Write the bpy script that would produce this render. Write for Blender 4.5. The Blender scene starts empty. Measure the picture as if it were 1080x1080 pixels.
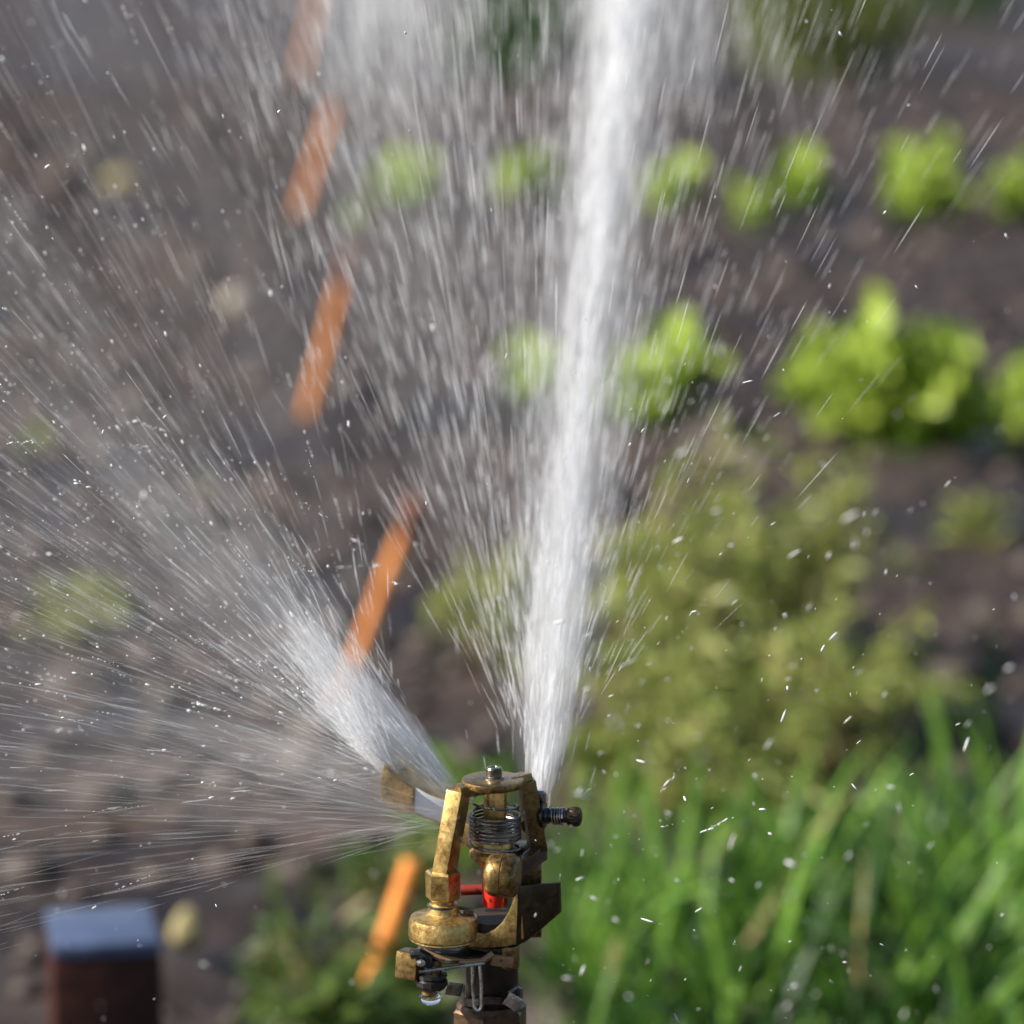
import bpy, bmesh, math, random
import numpy as np
from mathutils import Vector, Matrix

random.seed(7)
rng = np.random.default_rng(11)
scn = bpy.context.scene
col = scn.collection
R = math.radians

# ------------------------------------------------------------------ camera
F = 3700.0                       # focal length in photo pixels (1080 px frame)
TH = R(10.8)                     # downward pitch
U = 1.55 / F                     # metres per photo pixel at the sprinkler
CAM = Vector((20 * U, -1.495, 1.05))
cam_d = bpy.data.cameras.new('camera')
cam = bpy.data.objects.new('camera', cam_d)
col.objects.link(cam)
cam.location = CAM
cam.rotation_euler = (R(90) - TH, 0, 0)
cam_d.sensor_width = 36.0
cam_d.lens = 36.0 * F / 1080.0
cam_d.clip_start = 0.05
cam_d.clip_end = 400
cam_d.dof.use_dof = True
cam_d.dof.focus_distance = 1.525
cam_d.dof.aperture_fstop = 6.6
cam_d.dof.aperture_blades = 0
scn.camera = cam

# ------------------------------------------------------------------ light
SUN_EL, SUN_AZ = R(36), R(-99)   # azimuth from +Y towards +X (negative: left), slightly on the camera's side
w = bpy.data.worlds.new('World')
scn.world = w
w.use_nodes = True
nt = w.node_tree
bg = nt.nodes['Background']
sky = nt.nodes.new('ShaderNodeTexSky')
sky.sky_type = 'NISHITA'
sky.sun_disc = False
sky.sun_elevation = SUN_EL
sky.sun_rotation = SUN_AZ
nt.links.new(sky.outputs[0], bg.inputs[0])
bg.inputs[1].default_value = 0.065
sl = bpy.data.lights.new('sun', 'SUN')
sl.energy = 5.0
sl.angle = R(0.5)
sl.color = (1.0, 0.94, 0.85)
so = bpy.data.objects.new('sun', sl)
col.objects.link(so)
sd = Vector((math.sin(SUN_AZ) * math.cos(SUN_EL), math.cos(SUN_AZ) * math.cos(SUN_EL), math.sin(SUN_EL)))
so.rotation_euler = sd.to_track_quat('Z', 'Y').to_euler()
so.location = (-3, -1, 4)

scn.view_settings.view_transform = 'Standard'
scn.view_settings.look = 'None'
scn.view_settings.gamma = 1.0
scn.view_settings.exposure = 0.88
scn.cycles.use_denoising = True
scn.cycles.max_bounces = 5
scn.cycles.diffuse_bounces = 3
scn.cycles.glossy_bounces = 3
scn.cycles.transmission_bounces = 4
scn.cycles.transparent_max_bounces = 48
scn.cycles.volume_bounces = 1
scn.cycles.sample_clamp_indirect = 6.0
scn.cycles.caustics_reflective = False
scn.cycles.caustics_refractive = False

# ------------------------------------------------------------------ pixel -> place
fw = Vector((0, math.cos(TH), -math.sin(TH)))
up = Vector((0, math.sin(TH), math.cos(TH)))


def ray(px, py):
    return (fw + Vector((1, 0, 0)) * ((px - 540) / F) + up * ((540 - py) / F))


def onY(px, py, Y):                 # point of the ray on the vertical plane y = Y
    d = ray(px, py)
    return CAM + d * ((Y - CAM.y) / d.y)


def onZ(px, py, z=0.0):             # point of the ray on the level z
    d = ray(px, py)
    return CAM + d * ((z - CAM.z) / d.z)


def W(px, py, v=0.0):               # near the sprinkler: depth offset v in photo pixels
    return onY(px, py, v * U)


def at_dist(px, py, dist):          # horizontal distance from the camera
    d = ray(px, py)
    return CAM + d * (dist / d.y)


# ------------------------------------------------------------------ materials
def new_mat(name):
    m = bpy.data.materials.new(name)
    m.use_nodes = True
    return m, m.node_tree, m.node_tree.nodes['Principled BSDF']


def principled(name, c, rough=0.5, metal=0.0, spec=0.5, var=None, scale=40, bump=0.0, bscale=200, rvar=0.0, coat=0.0):
    m, t, b = new_mat(name)
    b.inputs['Base Color'].default_value = (*c, 1)
    b.inputs['Roughness'].default_value = rough
    b.inputs['Metallic'].default_value = metal
    b.inputs['Specular IOR Level'].default_value = spec
    b.inputs['Coat Weight'].default_value = coat
    b.inputs['Coat Roughness'].default_value = 0.065
    tc = t.nodes.new('ShaderNodeTexCoord')
    if var:
        n = t.nodes.new('ShaderNodeTexNoise')
        n.inputs['Scale'].default_value = scale
        n.inputs['Detail'].default_value = 6
        n.inputs['Roughness'].default_value = 0.65
        t.links.new(tc.outputs['Object'], n.inputs['Vector'])
        r = t.nodes.new('ShaderNodeValToRGB')
        cr = r.color_ramp
        cr.elements[0].position = 0.32
        cr.elements[1].position = 0.62
        cr.elements[0].color = (*var, 1)
        cr.elements[1].color = (*c, 1)
        t.links.new(n.outputs['Fac'], r.inputs['Fac'])
        if metal > 0.5:      # broad tarnish over the fine speckle
            n3 = t.nodes.new('ShaderNodeTexNoise')
            n3.inputs['Scale'].default_value = 95
            n3.inputs['Detail'].default_value = 5
            n3.inputs['Roughness'].default_value = 0.7
            t.links.new(tc.outputs['Object'], n3.inputs['Vector'])
            r3 = t.nodes.new('ShaderNodeValToRGB')
            r3.color_ramp.elements[0].position, r3.color_ramp.elements[1].position = 0.38, 0.56
            r3.color_ramp.elements[0].color = (0.42, 0.36, 0.28, 1)
            r3.color_ramp.elements[1].color = (1, 1, 1, 1)
            t.links.new(n3.outputs['Fac'], r3.inputs['Fac'])
            mu = t.nodes.new('ShaderNodeMix')
            mu.data_type, mu.blend_type = 'RGBA', 'MULTIPLY'
            mu.inputs[0].default_value = 1
            t.links.new(r.outputs['Color'], mu.inputs[6])
            t.links.new(r3.outputs['Color'], mu.inputs[7])
            t.links.new(mu.outputs[2], b.inputs['Base Color'])
        else:
            t.links.new(r.outputs['Color'], b.inputs['Base Color'])
        if rvar:
            mr = t.nodes.new('ShaderNodeMapRange')
            mr.inputs['From Min'].default_value = 0.3
            mr.inputs['From Max'].default_value = 0.7
            mr.inputs['To Min'].default_value = rough - rvar
            mr.inputs['To Max'].default_value = rough + rvar
            t.links.new(n.outputs['Fac'], mr.inputs['Value'])
            t.links.new(mr.outputs[0], b.inputs['Roughness'])
    if bump:
        n2 = t.nodes.new('ShaderNodeTexNoise')
        n2.inputs['Scale'].default_value = bscale
        n2.inputs['Detail'].default_value = 5
        t.links.new(tc.outputs['Object'], n2.inputs['Vector'])
        bp = t.nodes.new('ShaderNodeBump')
        bp.inputs['Strength'].default_value = bump
        bp.inputs['Distance'].default_value = 0.001
        t.links.new(n2.outputs['Fac'], bp.inputs['Height'])
        t.links.new(bp.outputs[0], b.inputs['Normal'])
    return m


M = {}
M['brass'] = principled('brass', (0.66, 0.45, 0.155), 0.38, 0.85, 0.5, (0.42, 0.28, 0.09), 600, 0.22, 2200, 0.12, 0.5)
M['brass_old'] = principled('brass_old', (0.36, 0.24, 0.085), 0.36, 0.85, 0.5, (0.14, 0.09, 0.03), 500, 0.22, 1900, 0.12, 0.35)
M['bronze_dark'] = principled('bronze_dark', (0.070, 0.046, 0.021), 0.38, 0.7, 0.4, (0.03, 0.02, 0.009), 220, 0.15, 1200, 0.1, 0.3)
M['steel'] = principled('steel', (0.58, 0.57, 0.55), 0.24, 1.0, 0.5, (0.36, 0.35, 0.34), 300, 0.2, 900, 0.05)
M['brass_shaded'] = principled('brass_shaded', (0.24, 0.155, 0.055), 0.38, 0.85, 0.5, (0.10, 0.065, 0.022), 500, 0.22, 1900, 0.12, 0.3)  # same brass darkened in colour to put the right strut in shadow
M['red_dark'] = principled('red_dark', (0.22, 0.018, 0.009), 0.5)
M['neck'] = principled('neck_shaded', (0.034, 0.019, 0.012), 0.42, 0.3, 0.35, (0.012, 0.008, 0.006), 160, 0.3, 500, 0.08, 0.1)  # dark brown metal, its colour blackened to stand in for deep shadow
M['recess_shade'] = principled('recess_shade_brown', (0.05, 0.028, 0.014), 0.55, 0.2, 0.3, (0.02, 0.012, 0.008), 200, 0.4, 500)  # shade of the recess put into the colour of the centre ring
M['spring'] = principled('spring_steel', (0.30, 0.29, 0.28), 0.3, 0.9, 0.5, (0.14, 0.13, 0.12), 300, 0.2, 900, 0.05)
M['steel_dark'] = principled('steel_dark', (0.16, 0.15, 0.14), 0.35, 0.7, 0.5, (0.05, 0.045, 0.04), 240, 0.3, 700, 0.1, 0.3)
M['black'] = principled('black_rubber', (0.014, 0.013, 0.013), 0.3, 0.0, 0.5, None, 1, 0.3, 500, 0, 0.3)
M['red'] = principled('red_plastic', (0.6, 0.025, 0.012), 0.35, 0.0, 0.5, (0.6, 0.025, 0.012), 200, 0.15, 400)
M['tan'] = principled('tan_metal', (0.36, 0.22, 0.11), 0.5, 0.3, 0.5, (0.24, 0.14, 0.07), 200, 0.4, 600)
M['pipe'] = principled('pipe_bronze', (0.125, 0.072, 0.035), 0.45, 0.5, 0.4, (0.05, 0.028, 0.015), 160, 0.5, 500, 0.1, 0.2)
M['soil'] = principled('soil', (0.050, 0.038, 0.033), 0.75, 0, 0.35, (0.016, 0.013, 0.012), 5, 0, 100)
M['clod'] = principled('clod', (0.075, 0.054, 0.044), 0.65, 0, 0.4, (0.018, 0.014, 0.012), 14, 0.8, 60)
M['stake'] = principled('stake_wood', (0.86, 0.32, 0.06), 0.6, 0, 0.3, (0.52, 0.15, 0.03), 45, 0.5, 120)
M['stake_dark'] = principled('stake_dark', (0.24, 0.075, 0.035), 0.6, 0, 0.4, (0.05, 0.02, 0.012), 40, 0.5, 120)
M['post'] = principled('post_wood', (0.048, 0.015, 0.010), 0.5, 0, 0.25, (0.016, 0.006, 0.005), 60, 0.6, 90)
M['post_top_sky_tint'] = principled('post_top_sky_tint', (0.075, 0.10, 0.18), 0.4, 0, 0.5, (0.045, 0.06, 0.11), 40, 0.4, 90, 0, 0.2)  # blue in the colour stands in for sky reflected on wet wood
M['stone'] = principled('stone', (0.72, 0.62, 0.50), 0.7, 0, 0.4, (0.40, 0.32, 0.23), 40, 0.6, 120)
M['stone_yellow'] = principled('stone_yellow', (0.42, 0.34, 0.17), 0.7, 0, 0.4, (0.24, 0.22, 0.08), 30, 0.6, 120)


def leaf_mat(name, c, c2, scale, trans=0.45, rough=0.4):
    m = bpy.data.materials.new(name)
    m.use_nodes = True
    t = m.node_tree
    t.nodes.clear()
    out = t.nodes.new('ShaderNodeOutputMaterial')
    tc = t.nodes.new('ShaderNodeTexCoord')
    n = t.nodes.new('ShaderNodeTexNoise')
    n.inputs['Scale'].default_value = scale
    n.inputs['Detail'].default_value = 4
    t.links.new(tc.outputs['Object'], n.inputs['Vector'])
    r = t.nodes.new('ShaderNodeValToRGB')
    r.color_ramp.elements[0].position = 0.35
    r.color_ramp.elements[1].position = 0.65
    r.color_ramp.elements[0].color = (*c2, 1)
    r.color_ramp.elements[1].color = (*c, 1)
    t.links.new(n.outputs['Fac'], r.inputs['Fac'])
    p = t.nodes.new('ShaderNodeBsdfPrincipled')
    p.inputs['Roughness'].default_value = rough
    p.inputs['Specular IOR Level'].default_value = 0.3
    t.links.new(r.outputs['Color'], p.inputs['Base Color'])
    tr = t.nodes.new('ShaderNodeBsdfTranslucent')
    t.links.new(r.outputs['Color'], tr.inputs['Color'])
    mx = t.nodes.new('ShaderNodeMixShader')
    mx.inputs[0].default_value = trans
    t.links.new(p.outputs[0], mx.inputs[1])
    t.links.new(tr.outputs[0], mx.inputs[2])
    t.links.new(mx.outputs[0], out.inputs['Surface'])
    return m


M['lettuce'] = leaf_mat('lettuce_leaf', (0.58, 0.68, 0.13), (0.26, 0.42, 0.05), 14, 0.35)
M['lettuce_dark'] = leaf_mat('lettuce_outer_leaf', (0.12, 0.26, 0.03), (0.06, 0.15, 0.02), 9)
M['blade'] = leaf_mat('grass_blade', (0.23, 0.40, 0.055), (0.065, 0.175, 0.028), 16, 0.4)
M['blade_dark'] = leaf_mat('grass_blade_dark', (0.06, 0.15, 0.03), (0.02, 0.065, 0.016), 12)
M['weed'] = leaf_mat('weed_leaf', (0.46, 0.50, 0.15), (0.16, 0.22, 0.05), 18, 0.4)
M['weed_dim'] = leaf_mat('weed_leaf_dim', (0.17, 0.25, 0.06), (0.06, 0.11, 0.03), 14, 0.4)
M['straw'] = leaf_mat('straw', (0.52, 0.42, 0.20), (0.32, 0.27, 0.11), 10)
M['bush'] = leaf_mat('bush_leaf', (0.10, 0.18, 0.07), (0.045, 0.09, 0.035), 5)
M['bush_olive'] = leaf_mat('bush_olive_leaf', (0.27, 0.31, 0.10), (0.15, 0.19, 0.06), 5)
M['stem'] = principled('stem_brown', (0.12, 0.09, 0.04), 0.7)


def water_streak_mat(name, alpha, tint=(0.95, 0.96, 0.98)):
    m = bpy.data.materials.new(name)
    m.use_nodes = True
    t = m.node_tree
    t.nodes.clear()
    out = t.nodes.new('ShaderNodeOutputMaterial')
    d = t.nodes.new('ShaderNodeBsdfDiffuse')
    d.inputs[0].default_value = (*tint, 1)
    tr = t.nodes.new('ShaderNodeBsdfTranslucent')
    tr.inputs[0].default_value = (*tint, 1)
    a = t.nodes.new('ShaderNodeMixShader')
    a.inputs[0].default_value = 0.5
    t.links.new(d.outputs[0], a.inputs[1])
    t.links.new(tr.outputs[0], a.inputs[2])
    tp = t.nodes.new('ShaderNodeBsdfTransparent')
    mx = t.nodes.new('ShaderNodeMixShader')
    mx.inputs[0].default_value = alpha
    t.links.new(tp.outputs[0], mx.inputs[1])
    t.links.new(a.outputs[0], mx.inputs[2])
    t.links.new(mx.outputs[0], out.inputs['Surface'])
    return m


def volume_mat(name, density, aniso=0.2):
    m = bpy.data.materials.new(name)
    m.use_nodes = True
    t = m.node_tree
    t.nodes.clear()
    out = t.nodes.new('ShaderNodeOutputMaterial')
    v = t.nodes.new('ShaderNodeVolumePrincipled')
    v.inputs['Color'].default_value = (0.97, 0.98, 1.0, 1)
    v.inputs['Density'].default_value = density
    v.inputs['Anisotropy'].default_value = aniso
    t.links.new(v.outputs[0], out.inputs['Volume'])
    return m


M['streak'] = water_streak_mat('water_streak', 0.75)
M['streak_faint'] = water_streak_mat('water_thread_faint', 0.22)
M['streak_fine'] = water_streak_mat('water_thread', 0.45)
m, t, b = new_mat('water_clear')
b.inputs['Base Color'].default_value = (1, 1, 1, 1)
b.inputs['Roughness'].default_value = 0.02
b.inputs['IOR'].default_value = 1.33
b.inputs['Transmission Weight'].default_value = 1.0
M['water'] = m
m, t, b = new_mat('water_drop_bright')
b.inputs['Base Color'].default_value = (0.95, 0.96, 0.98, 1)
b.inputs['Roughness'].default_value = 0.065
b.inputs['IOR'].default_value = 1.33
b.inputs['Transmission Weight'].default_value = 0.35
M['drop'] = m


# ------------------------------------------------------------------ mesh helpers
def link_mesh(name, me, mat, parent=None):
    o = bpy.data.objects.new(name, me)
    if mat is not None and len(me.materials) == 0:
        me.materials.append(mat)
    col.objects.link(o)
    if parent is not None:
        o.parent = parent
        o.matrix_parent_inverse = Matrix.Translation(-parent.location)
    return o


def from_bm(name, bm, mat, parent=None, smooth=True, angle=35):
    bmesh.ops.recalc_face_normals(bm, faces=bm.faces)
    me = bpy.data.meshes.new(name)
    bm.to_mesh(me)
    bm.free()
    if smooth:
        me.shade_smooth()
        me.set_sharp_from_angle(angle=R(angle))
    return link_mesh(name, me, mat, parent)


def tag(o, label=None, cat=None, group=None, kind=None):
    if label: o['label'] = label
    if cat: o['category'] = cat
    if group: o['group'] = group
    if kind: o['kind'] = kind
    return o


def empty(name, loc, label, cat, group=None):
    o = bpy.data.objects.new(name, None)
    o.empty_display_size = 0.02
    col.objects.link(o)
    o.location = loc
    return tag(o, label, cat, group)


def basis(axis):
    a = Vector(axis).normalized()
    h = Vector((0, 0, 1)) if abs(a.z) < 0.9 else Vector((0, 1, 0))
    x = h.cross(a).normalized()
    return x, a.cross(x).normalized(), a


def lathe(bm, base, axis, prof, seg=40, rot=0.0):
    """prof: list of (radius, height along axis), all metres"""
    x, y, a = basis(axis)
    rings = []
    for r, h in prof:
        c = Vector(base) + a * h
        if r < 1e-7:
            rings.append([bm.verts.new(c)])
        else:
            rings.append([bm.verts.new(c + x * (r * math.cos(rot + 2 * math.pi * i / seg)) + y * (r * math.sin(rot + 2 * math.pi * i / seg))) for i in range(seg)])
    for A, B in zip(rings, rings[1:]):
        for i in range(seg):
            j = (i + 1) % seg
            if len(A) == 1 and len(B) == 1:
                continue
            if len(A) == 1:
                bm.faces.new((A[0], B[j], B[i]))
            elif len(B) == 1:
                bm.faces.new((A[i], A[j], B[0]))
            else:
                bm.faces.new((A[i], A[j], B[j], B[i]))
    for ring, rev in ((rings[0], True), (rings[-1], False)):
        if len(ring) > 2:
            bm.faces.new(ring[::-1] if rev else ring)


def tube(bm, pts, r, seg=8, closed=False, taper=None):
    pts = [Vector(p) for p in pts]
    n = len(pts)
    rings = []
    prev = None
    for i, p in enumerate(pts):
        if closed:
            d = pts[(i + 1) % n] - pts[i - 1]
        else:
            d = pts[min(i + 1, n - 1)] - pts[max(i - 1, 0)]
        d.normalize()
        if prev is None:
            x, y, _ = basis(d)
        else:
            x = (prev - d * prev.dot(d)).normalized()
            y = d.cross(x)
        prev = x
        rr = r if taper is None else taper[i]
        rings.append([bm.verts.new(p + x * (rr * math.cos(2 * math.pi * k / seg)) + y * (rr * math.sin(2 * math.pi * k / seg))) for k in range(seg)])
    m = n if closed else n - 1
    for i in range(m):
        A, B = rings[i], rings[(i + 1) % n]
        for k in range(seg):
            j = (k + 1) % seg
            bm.faces.new((A[k], A[j], B[j], B[k]))
    if not closed:
        bm.faces.new(rings[0][::-1])
        bm.faces.new(rings[-1])


def prism(bm, front, back, bev=0.0):
    """front, back: matching loops of points"""
    A = [bm.verts.new(p) for p in front]
    B = [bm.verts.new(p) for p in back]
    fs = [bm.faces.new(A), bm.faces.new(B[::-1])]
    n = len(A)
    for i in range(n):
        j = (i + 1) % n
        fs.append(bm.faces.new((A[j], A[i], B[i], B[j])))
    bmesh.ops.recalc_face_normals(bm, faces=fs)
    if bev > 0:
        es = set()
        for f in fs:
            es.update(f.edges)
        bmesh.ops.bevel(bm, geom=list(es), offset=bev, segments=2, profile=0.6, affect='EDGES')


def bar(bm, p, q, wd, ht, side, bev=0.0, wd2=None, ht2=None):
    """bar from p to q; side = direction of its width"""
    p, q = Vector(p), Vector(q)
    a = (q - p).normalized()
    s = Vector(side)
    s = (s - a * s.dot(a)).normalized()
    u = a.cross(s).normalized()
    wd2 = wd2 or wd
    ht2 = ht2 or ht
    f = [p + s * (wd / 2 * i) + u * (ht / 2 * j) for i, j in ((-1, -1), (1, -1), (1, 1), (-1, 1))]
    b = [q + s * (wd2 / 2 * i) + u * (ht2 / 2 * j) for i, j in ((-1, -1), (1, -1), (1, 1), (-1, 1))]
    prism(bm, f, b, bev)


def mesh_np(name, verts, faces, mat, parent=None, smooth=True):
    me = bpy.data.meshes.new(name)
    me.from_pydata(verts, [], faces)
    if smooth:
        me.shade_smooth()
    return link_mesh(name, me, mat, parent)


# ------------------------------------------------------------------ ground
def soil_height(x, y):
    return (0.016 * np.sin(x * 5.1 + 1.3 * np.sin(y * 2.3)) * np.sin(y * 4.3 + 0.7)
            + 0.008 * np.sin(x * 17 + y * 3.1) * np.sin(y * 13.7 - x * 2.0)
            + 0.012 * np.sin(y * 1.95 + 0.4))


def build_ground():
    # finer where it is seen, then wide to the horizon
    xs = np.concatenate([[-150, -60, -25, -10, -6], np.linspace(-3, 3, 121), [6, 10, 25, 60, 150]])
    ys = np.concatenate([[-60, -20, -8, -3, -1], np.linspace(0.2, 14, 277), [18, 26, 45, 90, 250]])
    X, Y = np.meshgrid(xs, ys)
    Z = soil_height(X, Y) + rng.normal(0, 0.010, X.shape)
    far = (np.abs(X) > 3.01) | (Y < 0) | (Y > 14.1)
    Z[far] = 0
    v = np.stack([X, Y, Z], -1).reshape(-1, 3).tolist()
    nx, ny = len(xs), len(ys)
    f = [(j * nx + i, j * nx + i + 1, (j + 1) * nx + i + 1, (j + 1) * nx + i) for j in range(ny - 1) for i in range(nx - 1)]
    o = mesh_np('soil_ground', v, f, M['soil'])
    tag(o, kind='structure')


build_ground()

# clods of earth: one uncountable mass
ico_v, ico_f = None, None


def ico(sub):
    bm = bmesh.new()
    bmesh.ops.create_icosphere(bm, subdivisions=sub, radius=1)
    v = np.array([x.co[:] for x in bm.verts])
    f = np.array([[l.index for l in q.verts] for q in bm.faces])
    bm.free()
    return v, f


def blobs(name, centres, radii, mat, sub=1, squash=1.0, jitter=0.25, parent=None):
    v, f = ico(sub)
    n = len(centres)
    V = v[None] * (1 + rng.normal(0, jitter, (n, len(v), 1)))
    V = V * np.asarray(radii)[:, None, None]
    V[:, :, 2] *= squash
    V = V + np.asarray(centres)[:, None, :]
    Fc = f[None] + (np.arange(n) * len(v))[:, None, None]
    return mesh_np(name, V.reshape(-1, 3).tolist(), Fc.reshape(-1, 3).tolist(), mat, parent)


def wet_soil():
    m, t, b = new_mat('wet_soil')
    tc = t.nodes.new('ShaderNodeTexCoord')
    def noise(scale, detail=6, rough=0.6):
        n_ = t.nodes.new('ShaderNodeTexNoise')
        n_.inputs['Scale'].default_value = scale
        n_.inputs['Detail'].default_value = detail
        n_.inputs['Roughness'].default_value = rough
        t.links.new(tc.outputs['Object'], n_.inputs['Vector'])
        return n_
    big, mid, fine = noise(1.7, 4), noise(11, 6, 0.7), noise(70, 5)
    def ramp(src, stops):
        r = t.nodes.new('ShaderNodeValToRGB')
        el = r.color_ramp.elements
        el[0].position, el[0].color = stops[0][0], (*stops[0][1], 1)
        el[1].position, el[1].color = stops[-1][0], (*stops[-1][1], 1)
        for p_, c_ in stops[1:-1]:
            e_ = el.new(p_)
            e_.color = (*c_, 1)
        t.links.new(src.outputs['Fac'], r.inputs['Fac'])
        return r
    a = ramp(mid, [(0.30, (0.010, 0.008, 0.0075)), (0.5, (0.038, 0.028, 0.024)), (0.68, (0.085, 0.062, 0.050))])
    c = ramp(big, [(0.36, (0.45, 0.45, 0.50)), (0.64, (1.25, 1.12, 1.05))])
    mu = t.nodes.new('ShaderNodeMix')
    mu.data_type = 'RGBA'
    mu.blend_type = 'MULTIPLY'
    mu.inputs[0].default_value = 1
    t.links.new(a.outputs[0], mu.inputs[6])
    t.links.new(c.outputs[0], mu.inputs[7])
    t.links.new(mu.outputs[2], b.inputs['Base Color'])
    mr = t.nodes.new('ShaderNodeMapRange')
    mr.inputs['From Min'].default_value, mr.inputs['From Max'].default_value = 0.38, 0.62
    mr.inputs['To Min'].default_value, mr.inputs['To Max'].default_value = 0.38, 0.85
    t.links.new(big.outputs['Fac'], mr.inputs['Value'])
    t.links.new(mr.outputs[0], b.inputs['Roughness'])
    bp = t.nodes.new('ShaderNodeBump')
    bp.inputs['Strength'].default_value = 0.8
    bp.inputs['Distance'].default_value = 0.02
    t.links.new(mid.outputs['Fac'], bp.inputs['Height'])
    t.links.new(bp.outputs[0], b.inputs['Normal'])
    return m


bpy.data.objects['soil_ground'].data.materials[0] = wet_soil()
n = 6500
cy = rng.uniform(1.0, 13.5, n)
cx = rng.uniform(-1, 1, n) * (0.35 + 0.20 * (cy + 1.5))
cz = soil_height(cx, cy)
cr = np.clip(rng.lognormal(math.log(0.013), 0.7, n), 0.005, 0.085)
tag(blobs('soil_clods', np.stack([cx, cy, cz], -1), cr, M['clod'], 1, 0.7, 0.16),
    'loose dark brown clods of wet garden soil', 'soil', kind='stuff')


# ------------------------------------------------------------------ stakes, post, stones
def stake(bx, by, tx, ty, rad, dark, label):
    b = onZ(bx, by, 0.01)
    dist = b.y - CAM.y
    tp = at_dist(tx, ty, dist + 0.03)
    o = empty('leaning_stake', b, label, 'stake', 'orange stakes in a row')
    a = (tp - b)
    L = a.length
    cut = L * (1 - dark)
    bm = bmesh.new()
    lathe(bm, b - a.normalized() * 0.06, a, [(rad * 0.6, 0), (rad, 0.05), (rad * 1.03, cut * 0.5), (rad * 0.97, cut + 0.06)], 14)
    from_bm('shaft', bm, M['stake'], o)
    if dark > 0:
        bm = bmesh.new()
        lathe(bm, b + a.normalized() * (cut + 0.0005), a, [(rad * 1.08, 0), (rad * 1.1, 0.01), (rad * 1.0, L - cut - 0.008), (rad * 0.75, L - cut)], 14)
        from_bm('dark_top', bm, M['stake_dark'], o)
    return o


stake(368, 1112, 436, 908, 0.0095, 0.0, 'nearest orange stake, half hidden by green leaves, left of the brass sprinkler')
stake(366, 722, 440, 525, 0.0095, 0.20, 'bright orange leaning stake with dark top, just above the white spray plume')
stake(326, 432, 372, 262, 0.0115, 0.24, 'second leaning orange stake up from the sprinkler, its top dark')
stake(319, 218, 356, 102, 0.0150, 0.10, 'third leaning orange stake up from the sprinkler, level with small lettuces')
stake(316, 82, 338, -14, 0.0140, 0.0, 'farthest orange stake behind the pale curtain of falling water')


def post():
    zt = 0.25
    c = (onZ(45, 975, zt) + onZ(170, 975, zt)) / 2
    o = empty('wooden_post', (c.x, c.y, 0), 'square reddish brown wooden post with wet top painted blue grey as sky reflection', 'post')
    rot = Matrix.Rotation(R(11), 3, 'Z')
    bm = bmesh.new()
    h = 0.0405
    lo = [rot @ Vector((h * i, h * 1.2 * j, 0)) + Vector((c.x, c.y, -0.05)) for i, j in ((-1, -1), (1, -1), (1, 1), (-1, 1))]
    hi = [p + Vector((0, 0, zt - 0.012 + 0.05)) for p in lo]
    prism(bm, lo, hi, 0.003)
    from_bm('post_shaft', bm, M['post'], o)
    bm = bmesh.new()
    h2 = h - 0.0005
    lo = [rot @ Vector((h2 * i, h2 * 1.2 * j, 0)) + Vector((c.x, c.y, zt - 0.0115)) for i, j in ((-1, -1), (1, -1), (1, 1), (-1, 1))]
    hi = [p + Vector((0, 0, 0.0115)) for p in lo]
    prism(bm, lo, hi, 0.003)
    from_bm('post_top_sky_tint', bm, M['post_top_sky_tint'], o)  # thin slab on the shaft's end, carries the painted sky reflection


post()


def stone(px, py, rx, rz, mat, label, z=0.02):
    c = onZ(px, py, z)
    v, f = ico(3)
    v = v * (1 + 0.10 * np.sin(v[:, :1] * 3 + 1) * np.cos(v[:, 1:2] * 4) + 0.06 * np.sin(v[:, 2:] * 5 + px))
    v = v * np.array([rx, rx * 0.85, rz])
    o = mesh_np('stone', v.tolist(), f.tolist(), mat)
    o.location = c
    return tag(o, label, 'stone', 'stones on the soil')


stone(249, 320, 0.029, 0.030, M['stone'], 'round pale beige stone on dark soil, left of the dark-topped stake', 0.02)
stone(197, 982, 0.017, 0.021, M['stone_yellow'], 'yellowish stone beside the square brown post')
stone(773, 478, 0.035, 0.020, M['stone'], 'flat pale stone between the water jet and the large lettuce', 0.01)
stone(128, 192, 0.055, 0.035, M['stone_yellow'], 'dim tan stone far back on the left', 0.02)
stone(395, 985, 0.010, 0.010, M['stone'], 'small pinkish stone among leaves left of the sprinkler base', 0.01)


# ------------------------------------------------------------------ lettuces
def leaf_mesh(name, L, Wd, ruffle, cup, seed, nu=5, nv=5):
    r = random.Random(seed)
    v, f = [], []
    for j in range(nv + 1):
        t = j / nv
        wd = Wd * (0.35 + 0.65 * math.sin(math.pi * min(1, 0.12 + 0.70 * t))) * (1 if t < 0.95 else 0.8)
        for i in range(nu + 1):
            s = -1 + 2 * i / nu
            edge = abs(s) ** 2 + (t ** 3) * 0.8
            z = cup * (s * s) * wd * 0.5 + ruffle * edge * math.sin(7 * s + 9 * t + r.random() * 2.5)
            y = t * L
            z += -0.35 * L * t * t * 0.9 + 0.55 * t * L * 0.5
            v.append((s * wd, y + ruffle * 0.5 * edge * math.cos(9 * s), z))
    for j in range(nv):
        for i in range(nu):
            a = j * (nu + 1) + i
            f.append((a, a + 1, a + nu + 2, a + nu + 1))
    me = bpy.data.meshes.new(name)
    me.from_pydata(v, [], f)
    me.shade_smooth()
    return me


def variants(mat, L, Wd, ruffle, cup, k=4):
    out = []
    for i in range(k):
        me = leaf_mesh('leaf', L, Wd, ruffle, cup, i * 13 + 5)
        me.materials.append(mat)
        out.append(me)
    return out


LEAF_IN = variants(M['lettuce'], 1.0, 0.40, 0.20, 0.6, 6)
LEAF_OUT = variants(M['lettuce_dark'], 1.0, 0.46, 0.12, 0.4)


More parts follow.
